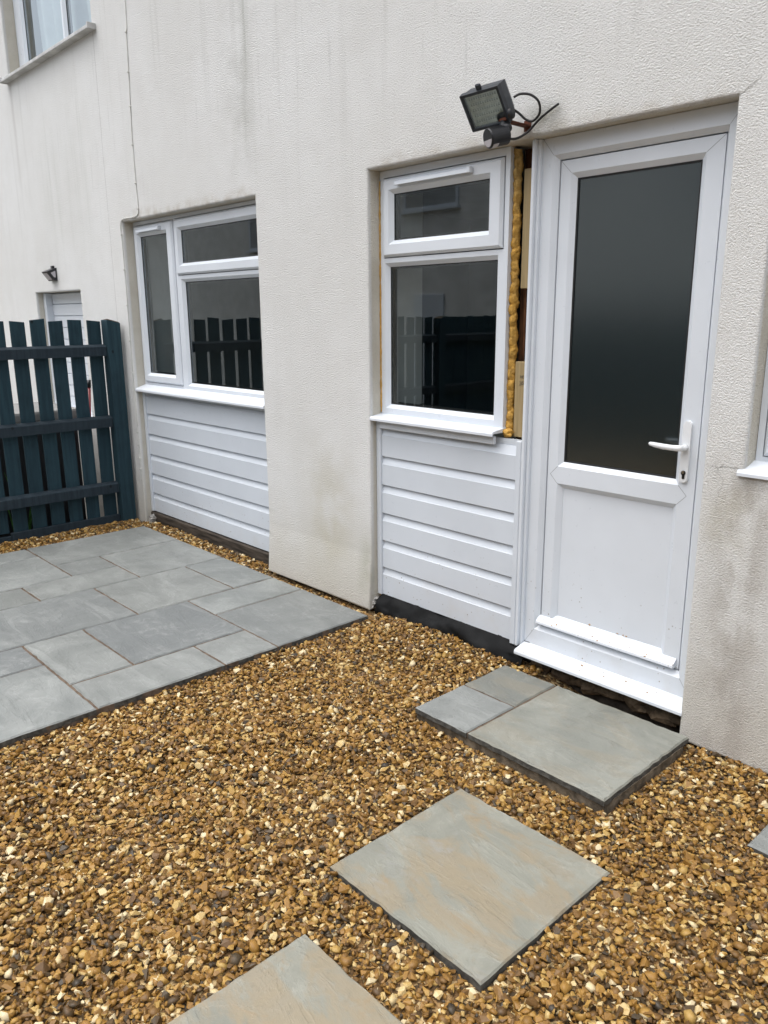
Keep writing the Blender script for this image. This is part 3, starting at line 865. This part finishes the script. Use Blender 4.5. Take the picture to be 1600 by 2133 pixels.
# sensor: short cylinder facing out and down
sc = Vector((-2.128, -.185, 2.243)); sdv = Vector((-.30, -.80, -.22)).normalized()
q = B(); q.tube([sc - sdv * .055, sc - sdv * .05, sc + sdv * .028, sc + sdv * .032], [.030, .037, .037, .034], 24)
sn = link("sensor", q, M['blackplastic'], flt)
q = B()
upv = Vector((0, 0, 1)); sxv = sdv.cross(upv).normalized(); syv = sxv.cross(sdv)
pp = []
for k in range(13):
    a = math.radians(225 + 95 * k / 12)
    pp.append((sc + sdv * .001 + (sxv * math.cos(a) + syv * math.sin(a)) * .0375, sc + sdv * .026 + (sxv * math.cos(a) + syv * math.sin(a)) * .0375, ))
for (a0, a1), (b0, b1) in zip(pp, pp[1:]): q.face([a0, b0, b1, a1])
fcv = [sc + sdv * .0335 + (sxv * math.cos(a) + syv * math.sin(a)) * r for a in (math.radians(x) for x in range(200, 341, 14)) for r in (.027,)]
q.face([sc + sdv * .0335 + (sxv * math.cos(a) + syv * math.sin(a)) * .031 for a in (math.radians(x) for x in range(190, 351, 16))])
link("sensor_lens", q, M['lens'], sn)
def smooth_path(pts, n=10):
    pts = [Vector(p) for p in pts]; out = []
    P = [pts[0]] + pts + [pts[-1]]
    for i in range(1, len(P) - 2):
        for k in range(n):
            t = k / n; a, b_, c, d = P[i - 1], P[i], P[i + 1], P[i + 2]
            out.append(.5 * ((2 * b_) + (c - a) * t + (2 * a - 5 * b_ + 4 * c - d) * t * t + (3 * b_ - a - 3 * c + d) * t ** 3))
    out.append(pts[-1]); return out
q = B()
q.tube(smooth_path([(-2.10, -.11, 2.39), (-2.085, -.09, 2.402), (-2.055, -.065, 2.398), (-2.030, -.045, 2.372), (-2.035, -.03, 2.335), (-2.065, -.03, 2.312), (-2.092, -.04, 2.320), (-2.115, -.06, 2.345), (-2.13, -.09, 2.36)]), .0048, 8)
q.tube(smooth_path([(-1.960, -.012, 2.358), (-2.0, -.018, 2.338), (-2.045, -.022, 2.312), (-2.085, -.035, 2.275), (-2.115, -.07, 2.250), (-2.120, -.13, 2.245)]), .0048, 8)
link("flex", q, M['blackcable'], flt, smooth=True)

# ------------------------------------------------------------------ telephone cable clipped down the wall
cb = thing("wall_cable", "thin grey cable clipped down the wall and round the wide window's corner", "cable", (-5.48, 0, 0))
path = [(-5.420, 5.2), (-5.443, 3.6), (-5.460, 3.415), (-5.470, 3.176), (-5.483, 2.968), (-5.493, 2.726), (-5.488, 2.479), (-5.482, 2.315), (-5.500, 2.275), (-5.553, 2.263), (-5.700, 2.264), (-5.760, 2.255), (-5.778, 2.225), (-5.782, 2.176), (-5.776, 2.10), (-5.776, 1.911), (-5.774, 1.659), (-5.776, 1.396), (-5.782, 1.074), (-5.776, .72), (-5.778, .53), (-5.776, .441), (-5.783, .32)]
q = B(); q.tube(smooth_path([(x, -.0034, z) for x, z in path], 6), .0034, 6)
link("sheath", q, M['cable'], cb, smooth=True)
cm = None
for x, z in [(-5.460, 3.415), (-5.470, 3.176), (-5.483, 2.968), (-5.493, 2.726), (-5.488, 2.479), (-5.483, 2.31), (-5.553, 2.263), (-5.70, 2.264), (-5.778, 2.16), (-5.776, 1.911), (-5.774, 1.659), (-5.776, 1.396), (-5.78, 1.16), (-5.776, .70), (-5.778, .60), (-5.777, .50), (-5.778, .41)]:
    if cm is None:
        q = B(); q.box(-.007, .007, -.013, 0, -.006, .006, .003)
        c = link("clip", q, M['cable'], cb, loc=(x, 0, z)); cm = c.data
    else: link("clip", cm, None, cb, loc=(x, 0, z))

# ------------------------------------------------------------------ paving
def slab(name, mat, x0, x1, y0, y1, zt, th, parent=None, seed=1, gap=.004, **tags):
    R = random.Random(seed)
    cx, cy = (x0 + x1) / 2, (y0 + y1) / 2
    hx_, hy_ = (x1 - x0) / 2 - gap, (y1 - y0) / 2 - gap
    pts = []
    def side(ax, ay, bx, by):
        n = max(5, int(math.hypot(bx - ax, by - ay) / .032))
        L = math.hypot(bx - ax, by - ay); nx_, ny_ = -(by - ay) / L, (bx - ax) / L
        for k in range(n):
            t = k / n; j = (R.uniform(0, .004) + (R.uniform(.001, .005) if R.random() < .07 else 0)) * .8 if k else .002
            pts.append((ax + (bx - ax) * t + nx_ * j, ay + (by - ay) * t + ny_ * j))
    side(-hx_, -hy_, hx_, -hy_); side(hx_, -hy_, hx_, hy_); side(hx_, hy_, -hx_, hy_); side(-hx_, hy_, -hx_, -hy_)
    b = B(); bm = b.bm; n = len(pts)
    sx, sy = 1 - .005 / hx_, 1 - .005 / hy_
    top = [bm.verts.new((x * sx, y * sy, R.uniform(-.0012, .0006))) for x, y in pts]
    rim = [bm.verts.new((x, y, -.005 - R.uniform(0, .002))) for x, y in pts]
    low = [bm.verts.new((x * (1 + R.uniform(-.003, .004)), y * (1 + R.uniform(-.003, .004)), -th)) for x, y in pts]
    bm.faces.new(top)
    es = []
    for i in range(n):
        j = (i + 1) % n
        bm.faces.new((rim[i], rim[j], top[j], top[i])); es.append(bm.faces.new((low[i], low[j], rim[j], rim[i])))
    bm.faces.new(low[::-1])
    bm.faces.index_update(); idx = [f.index for f in es]
    bmesh.ops.recalc_face_normals(bm, faces=bm.faces)
    me = bpy.data.meshes.new(name); bm.to_mesh(me); bm.free()
    me.materials.append(mat); me.materials.append(M['slabedge'])
    for i in idx: me.polygons[i].material_index = 1
    return link(name, me, None, parent, loc=(cx, cy, zt), **tags)

X = [-2.995, -3.294, -3.585, -3.883, -4.18, -4.465, -4.782, -5.075, -5.362, -5.605]
Y = dict(a=-.093, b=-.381, c=-.690, d=-.989, e=-1.300, f=-1.605, g=-1.905, h=-2.21, i=-2.52)
b = B(); b.box(X[9] + .01, X[0] - .006, Y['i'] + .006, Y['a'] - .006, -.12, -.006)
patio = link("patio", b, M['mortar'], None, base=(-4.3, -1.3, -.1), kind='structure')
lay = [(2, 0, 'a', 'c'), (1, 0, 'c', 'd'), (1, 0, 'd', 'f'), (3, 1, 'c', 'e'), (3, 2, 'a', 'c'), (3, 1, 'e', 'f'), (2, 0, 'f', 'h'), (3, 2, 'f', 'h'),
       (5, 3, 'b', 'd'), (5, 3, 'a', 'b'), (5, 3, 'd', 'g'), (6, 5, 'c', 'e'), (6, 5, 'e', 'g'), (7, 5, 'a', 'c'), (7, 6, 'c', 'd'), (8, 6, 'd', 'f'),
       (9, 7, 'a', 'd'), (9, 8, 'd', 'f'), (3, 0, 'h', 'i'), (5, 3, 'g', 'i'), (8, 6, 'f', 'h'), (9, 8, 'f', 'h'), (6, 5, 'g', 'i'), (9, 6, 'h', 'i')]
for k, (i0, i1, ya, yb_) in enumerate(lay):
    slab("paving_slab", M['slab'], X[i0], X[i1], Y[yb_], Y[ya], random.uniform(-.001, .001), .026, patio, 40 + k)

step = thing("doorstep", "raised step of three grey sandstone slabs on mortar below the door", "step", (-1.66, -.33, -.10))
b = B()
pts = []
for i in range(40):
    t = i / 39; pts.append((-2.108 + t * .895, -.622 + .006 * NZ.noise(Vector((t * 14, 0, 0)))))
pts += [(-1.208, -.60 + k * .1) for k in range(1, 6)] + [(-1.22, -.05), (-2.10, -.05)]
b.prism(pts, -.20, -.034, 'z')
link("mortar_bed", b, M['bedding'], step)
SX = (-2.113, -1.822, -1.205); SY = (-.636, -.325, -.032)
slab("paving_slab", M['slabwarm'], SX[0], SX[1], SY[1], SY[2], -.010, .026, step, 3)
slab("paving_slab", M['slab'], SX[0], SX[1], SY[0], SY[1], -.010, .026, step, 4)
slab("paving_slab", M['slabwarm'], SX[1], SX[2], SY[0], SY[2], -.009, .026, step, 5)
b = B(); b.box(SX[0] + .01, SX[2] - .01, SY[0] + .01, SY[2] - .01, -.034, -.017)
link("joint_mortar", b, M['mortar'], step)
G_ = "stepping stones laid in the gravel"
slab("stepping_slab", M['slabtan'], -1.656, -1.046, -1.462, -.856, -.070, .030, None, 21, 0, label="whole square tan and grey slab in the gravel in front of the step", category="stepping stone", group=G_)
slab("stepping_slab", M['slabtan'], -1.494, -.884, -2.290, -1.681, -.071, .040, None, 22, 0, label="tan stone slab cut off by the bottom edge of the photo", category="stepping stone", group=G_)
slab("stepping_slab", M['slab'], -.812, -.205, -.438, -.040, -.062, .030, None, 23, 0, label="grey stone slab corner at the photo's right edge", category="stepping stone", group=G_)

# ------------------------------------------------------------------ gravel: tens of thousands of flints in one mesh
def gravel():
    protos = []
    for k in range(28):
        q = bmesh.new(); R = np.random.default_rng(100 + k)
        n = 11 if k % 3 else 15
        p = R.normal(size=(n, 3)); p /= np.linalg.norm(p, axis=1)[:, None]
        p *= R.uniform(.82, 1.12, (n, 1))
        ax = np.array([1.0, R.uniform(.55, .92), R.uniform(.38, .70)]); p = p * ax
        for v in p: q.verts.new(v)
        if k % 4 == 0:
            q.clear(); bmesh.ops.create_icosphere(q, subdivisions=1, radius=1); o = Vector((k, k * 2.1, k * .7))
            ax[2] *= .85
            for v in q.verts:
                p_ = v.co * (1 + .75 * NZ.noise(v.co * 1.3 + o)); v.co = Vector([c * a for c, a in zip(p_, ax)])
        r = bmesh.ops.convex_hull(q, input=q.verts)
        bmesh.ops.delete(q, geom=[g for g in r['geom_interior'] if isinstance(g, bmesh.types.BMVert)], context='VERTS')
        bmesh.ops.triangulate(q, faces=q.faces); bmesh.ops.recalc_face_normals(q, faces=q.faces)
        q.verts.index_update()
        protos.append((np.array([v.co for v in q.verts]), np.array([[v.index for v in f.verts] for f in q.faces])))
        q.free()
    rects = [(-1.656, -1.046, -1.462, -.856, -.07), (-1.494, -.884, -2.290, -1.681, -.085), (-.812, -.205, -.438, -.04, -.062), (-2.118, -1.20, -.632, -.05, -.01)]
    def sample(x0, x1, y0, y1, cell):
        gx = np.arange(x0, x1, cell); gy = np.arange(y0, y1, cell)
        xx, yy = np.meshgrid(gx, gy); xx = xx.ravel() + rng.uniform(-.55, .55, xx.size) * cell; yy = yy.ravel() + rng.uniform(-.55, .55, yy.size) * cell
        return np.stack([xx, yy], 1)
    pts = []
    areas = [(-2.99, .45, -2.75, .06), (-5.905, -5.612, -1.7, -.02), (-5.74, -3.0, -.088, .036)]
    for ai, (x0, x1, y0, y1) in enumerate(areas):
        for layer, cell in ((0, .0195), (1, .0168)):
            p = sample(x0, x1, y0, y1, cell)
            pts.append(np.column_stack([p, np.full(len(p), layer), np.full(len(p), ai)]))
    p = np.concatenate(pts)
    x, y = p[:, 0], p[:, 1]
    keep = np.ones(len(p), bool)
    for (a, b_, c, d, _) in rects: keep &= ~((x > a - .004) & (x < b_ + .004) & (y > c - .004) & (y < d + .004))
    keep &= ~((x > -1.262) & (y > -.006)) & ~((x < -3.06) & (x > -4.05) & (y > -.010))
    keep &= ~((x < -3.0) & (p[:, 3] == 0)) & ~((x < -2.0) & (x > -3.06) & (y > .012)) & ~((x > -2.0) & (y > .05))
    # thin out what lies well behind the frame's lower corners
    keep &= ~((y < -2.45) & (x < -2.2)) & ~((y < -1.6) & (x > .1))
    p = p[keep]; x, y, layer, ai = p.T
    n = len(p)
    z0 = np.array([zg(a, b_) for a, b_ in zip(x, y)])
    z0 = np.where(ai == 1, -.022 - .05 * np.clip(-y - .5, 0, 1) * .3 + .018 * np.clip(1 - np.abs(x + 5.85) / .12, 0, 1), z0)
    z0 = np.where(ai == 2, -.022 + .012 * np.clip((y + .06) / .08, 0, 1) - .030 * np.clip((x + 4.15) / .15, 0, 1), z0)
    z0 = z0 + .008 * np.sin(x * 5.1 + y * 3.3) * np.sin(y * 6.7 - x * 2.1)
    s = np.clip(rng.lognormal(math.log(.0112), .30, n), .0055, .022)
    s = np.where(layer == 0, s * 1.05, s)
    z = z0 + np.where(layer == 0, rng.uniform(-.010, -.003, n), rng.uniform(-.003, .005, n)) + (s - .011) * .25
    # rotations: lie roughly flat
    yaw = rng.uniform(0, 2 * np.pi, n); tx = rng.normal(0, .42, n); ty = rng.normal(0, .42, n)
    cy, sy = np.cos(yaw), np.sin(yaw); cx, sx = np.cos(tx), np.sin(tx); c2, s2 = np.cos(ty), np.sin(ty)
    Z = np.zeros(n); O = np.ones(n)
    Rz = np.array([[cy, -sy, Z], [sy, cy, Z], [Z, Z, O]]).transpose(2, 0, 1)
    Rx = np.array([[O, Z, Z], [Z, cx, -sx], [Z, sx, cx]]).transpose(2, 0, 1)
    Ry = np.array([[c2, Z, s2], [Z, O, Z], [-s2, Z, c2]]).transpose(2, 0, 1)
    R = Rz @ Rx @ Ry
    tint = np.where(rng.random(n) < .15, rng.uniform(.68, 1.0, n), np.clip(rng.normal(.42, .14, n), .10, .80))
    tint = np.where(rng.random(n) < .055, rng.uniform(.02, .15, n), tint)
    pid = rng.integers(0, len(protos), n)
    VV, FF, TT, SM = [], [], [], []
    off = 0
    for k, (pv, pf) in enumerate(protos):
        idx = np.where(pid == k)[0]; m = len(idx)
        if not m: continue
        v = np.einsum('nij,vj->nvi', R[idx], pv) * s[idx][:, None, None] + np.stack([x[idx], y[idx], z[idx]], 1)[:, None, :]
        f = pf[None] + (np.arange(m) * len(pv))[:, None, None] + off
        t = np.repeat(tint[idx][:, None], len(pf), 1)
        # rind: some stones show paler or darker fracture faces
        fn = np.cross(pv[pf[:, 1]] - pv[pf[:, 0]], pv[pf[:, 2]] - pv[pf[:, 0]]); fn /= np.linalg.norm(fn, axis=1)[:, None]
        d = rng.normal(size=(m, 3)); d /= np.linalg.norm(d, axis=1)[:, None]
        hit = (d @ fn.T) > .35
        kind = rng.random(m)
        t = np.where(hit & (kind < .22)[:, None], np.clip(t + .38, 0, 1), t)
        t = np.where(hit & (kind > .85)[:, None], t * .45, t)
        t = np.clip(t + rng.normal(0, .03, t.shape), 0, 1)
        VV.append(v.reshape(-1, 3)); FF.append(f.reshape(-1, 3)); SM.append(np.full(m * len(pf), k % 4 == 0)); TT.append(t.reshape(-1)); off += m * len(pv)
    V = np.concatenate(VV).astype(np.float32); Fc = np.concatenate(FF).astype(np.int32); Tt = np.concatenate(TT).astype(np.float32)
    me = bpy.data.meshes.new("gravel")
    me.vertices.add(len(V)); me.vertices.foreach_set("co", V.ravel())
    me.loops.add(Fc.size); me.loops.foreach_set("vertex_index", Fc.ravel())
    me.polygons.add(len(Fc)); me.polygons.foreach_set("loop_start", np.arange(0, Fc.size, 3, dtype=np.int32))
    me.update(calc_edges=True)
    at = me.attributes.new("tint", 'FLOAT', 'FACE'); at.data.foreach_set("value", Tt)
    me.polygons.foreach_set("use_smooth", np.concatenate(SM))
    me.materials.append(M['gravel'])
    o = bpy.data.objects.new("gravel", me); COL.objects.link(o)
    o['kind'] = 'stuff'; o['label'] = "golden brown flint gravel covering the yard"
    print("stones", n, "tris", len(Fc))
gravel()

# ------------------------------------------------------------------ fences
def fence_run(label, x, ya, yb, ground, first_post, pitch=.138, width=.100, closed=False, lastpost=True):
    f = thing("picket_fence" if not closed else "board_fence", label, "fence", (x, (ya + yb) / 2, ground), "teal stained garden fences")
    def post(y0, y1, top):
        q = B(); q.box(x - .015, x + .085, y0, y1, ground - .3, top, .004)
        for v in q.bm.verts:
            if v.co.z > top - .02: v.co.z += (-.5 if v.co.y > (y0 + y1) / 2 else .2) * .03 + random.uniform(-.006, .006)
        p = link("post", q, M['picket'], f)
        q = B(); q.box(x - .008, x + .078, y0 + .008, y1 - .006, top - .012, top + .004, .003)
        for v in q.bm.verts: v.co.z += (-.5 if v.co.y > (y0 + y1) / 2 else .2) * .03 + random.uniform(-.004, .004)
        link("end_grain", q, M['postwood'], p)
    if first_post: post(ya - .108, ya, 1.548)
    s = ya - .112 if first_post else ya
    if lastpost: post(yb, yb + .10, 1.55)
    e = yb + .102 if lastpost else yb
    for z0 in (1.285, .745, .225):
        q = B(); q.prism([(x, z0), (x + .052, z0 + .002), (x + .054, z0 + .070), (x + .048, z0 + .076), (x, z0 + .088)], e, s, 'y')
        link("rail", q, M['rail'], f)
    cache = []
    for k in range(4):
        q = B(); hgt = 1.555 - ground - .05
        q.box(-.010, .010, -width / 2, width / 2, 0, hgt, .002)
        for v in q.bm.verts:
            if v.co.z > hgt * .5: v.co.z += v.co.y * (-.10, -.04, .05, .11)[k]
            v.co.y += random.uniform(-.0015, .0015)
        bmesh.ops.recalc_face_normals(q.bm, faces=q.bm.faces)
        me = bpy.data.meshes.new("picket"); q.bm.to_mesh(me); q.bm.free(); me.materials.append(M['picket']); cache.append(me)
    y = s - width / 2 - (.008 if first_post else .02)
    k = 0
    while y - width / 2 > e:
        o = link("picket", cache[k % 4], None, f, loc=(x - .012, y, ground + .05 + random.uniform(-.009, .006)))
        o.rotation_euler = (random.uniform(-.004, .004), 0, random.uniform(-.02, .02))
        y -= pitch; k += 1
    if ground > -.2:
        yy = s
        for L in (.835, .9, .9):
            y1 = max(e, yy - L)
            if y1 >= yy - .1: break
            q = B(); q.box(x + .002, x + .030, y1 + .003, yy, ground - .08, ground + .058 - .02 * (yy < s - .1), .002)
            link("gravel_board", q, M['rail'], f); yy = y1
fence_run("teal picket fence with dark rails fixed beside the house corner", -5.95, -.030, -2.05, -.015, True)
fence_run("teal picket fence farther down the garden side", -5.95, -2.052, -3.40, -.015, False)
fence_run("close boarded teal fence at the garden's far side", -5.95, -3.402, -5.2, -.015, False, pitch=.101, closed=True)
bf = thing("board_fence", "teal close boarded fence along the bottom of the garden", "fence", (0, -5.3, -.2), "teal stained garden fences")
q = B(); q.box(-.010, .010, -.05, .05, 0, 1.85, .002)
bmesh.ops.recalc_face_normals(q.bm, faces=q.bm.faces)
me = bpy.data.meshes.new("picket"); q.bm.to_mesh(me); q.bm.free(); me.materials.append(M['picket'])
for k in range(118):
    o = link("picket", me, None, bf, loc=(-5.9 + k * .101, -5.25, -.25)); o.rotation_euler = (0, 0, math.pi / 2)
for z0 in (1.2, .5):
    q = B(); q.box(-5.95, 6.0, -5.235, -5.19, z0, z0 + .08, .003); link("rail", q, M['rail'], bf)

# ------------------------------------------------------------------ things behind the fence
gc = thing("garden_cabinet", "grey topped black cabinet half hidden behind the picket fence", "cabinet", (-6.7, -.7, -.4))
q = B(); q.box(-7.05, -6.35, -1.25, -.24, -.4, .78, .01); link("body", q, M['blackplastic'], gc)
q = B(); q.box(-7.08, -6.32, -1.28, -.21, .781, .865, .02, 2); link("lid", q, M['bbqtop'], gc)
rk = thing("garden_tool", "long red handled garden tool with black grip leaning behind the fence", "garden tool", (-6.22, -.25, -.4))
q = B(); q.tube([(-6.20, -.30, -.40), (-6.232, -.165, 1.03)], .013, 10); link("shaft", q, M['red'], rk, smooth=True)
q = B(); q.tube([(-6.232, -.165, 1.03), (-6.2335, -.160, 1.09)], .0155, 10); link("grip", q, M['blackplastic'], rk, smooth=True)
q = B(); q.box(-6.26, -6.14, -.33, -.28, -.40, -.36, .004); link("head", q, M['steel'], rk)
gt = B()
for k in range(9):
    bx, by = -6.10 + random.uniform(-.04, .04), -.84 + random.uniform(-.05, .05); L = random.uniform(.35, .72); lean = random.uniform(-.12, .12)
    prev = None
    for j in range(7):
        t = j / 6; w = .010 * (1 - t) ** .7 + .0008
        c = Vector((bx + lean * .4 * t * t, by + lean * t * t, -.4 + L * t * 1.25))
        cur = (gt.bm.verts.new(c - Vector((0, w, 0))), gt.bm.verts.new(c + Vector((.2 * w, w, 0))))
        if prev: gt.bm.faces.new((prev[0], prev[1], cur[1], cur[0]))
        prev = cur
link("grass_tuft", gt, M['leaf'], None, base=(-6.1, -.84, -.4), label="green grass blades glimpsed through the lower fence gaps", category="plant")

# ------------------------------------------------------------------ house across the gardens (seen mirrored in the glass)
oh = thing("opposite_house", "pale rendered house across the gardens facing the back door", "house", (-9, -10.5, -.4))
b = B(); b.box(-28, 8, -16, -10.0, -.48, 5.3); link("wall", b, M['oppwall'], oh)
b = B(); b.prism([(-16.3, 5.32), (-9.7, 5.32), (-13, 7.0)], -28.2, 8.2); link("roof", b, M['roof'], oh)
for k, (x, z0, z1, w) in enumerate([(-12.4, 3.75, 4.8, 1.6), (-18.5, 3.3, 4.4, 1.6), (-6.0, 3.3, 4.4, 1.6), (1.0, 3.3, 4.4, 1.6), (-16.0, 1.0, 2.2, 1.6), (-3.0, 1.0, 2.2, 1.6), (3.0, 1.0, 2.2, 1.6)]):
    q = B(); q.rings([(x - w / 2, x + w / 2, z0, z1, -10.01), (x - w / 2, x + w / 2, z0, z1, -9.96), (x - w / 2 + .07, x + w / 2 - .07, z0 + .07, z1 - .07, -9.96), (x - w / 2 + .07, x + w / 2 - .07, z0 + .07, z1 - .07, -9.99)])
    q.box(x - w / 2 - .05, x + w / 2 + .05, -10.0, -9.88, z0 - .05, z0 - .002)
    w_ = link("window", q, M['upvc'], oh)
    q = B(); q.box(x - w / 2 + .06, x + w / 2 - .06, -9.998, -9.985, z0 + .06, z1 - .06); link("pane", q, M['palepane'], w_)  # no blind here: brightness of the pane is put into its colour
q = B(); q.box(-12.9, -12.0, -10.0, -9.95, -.4, 2.0, .01); link("door", q, M['upvc'], oh)
print("objects", len(bpy.data.objects))
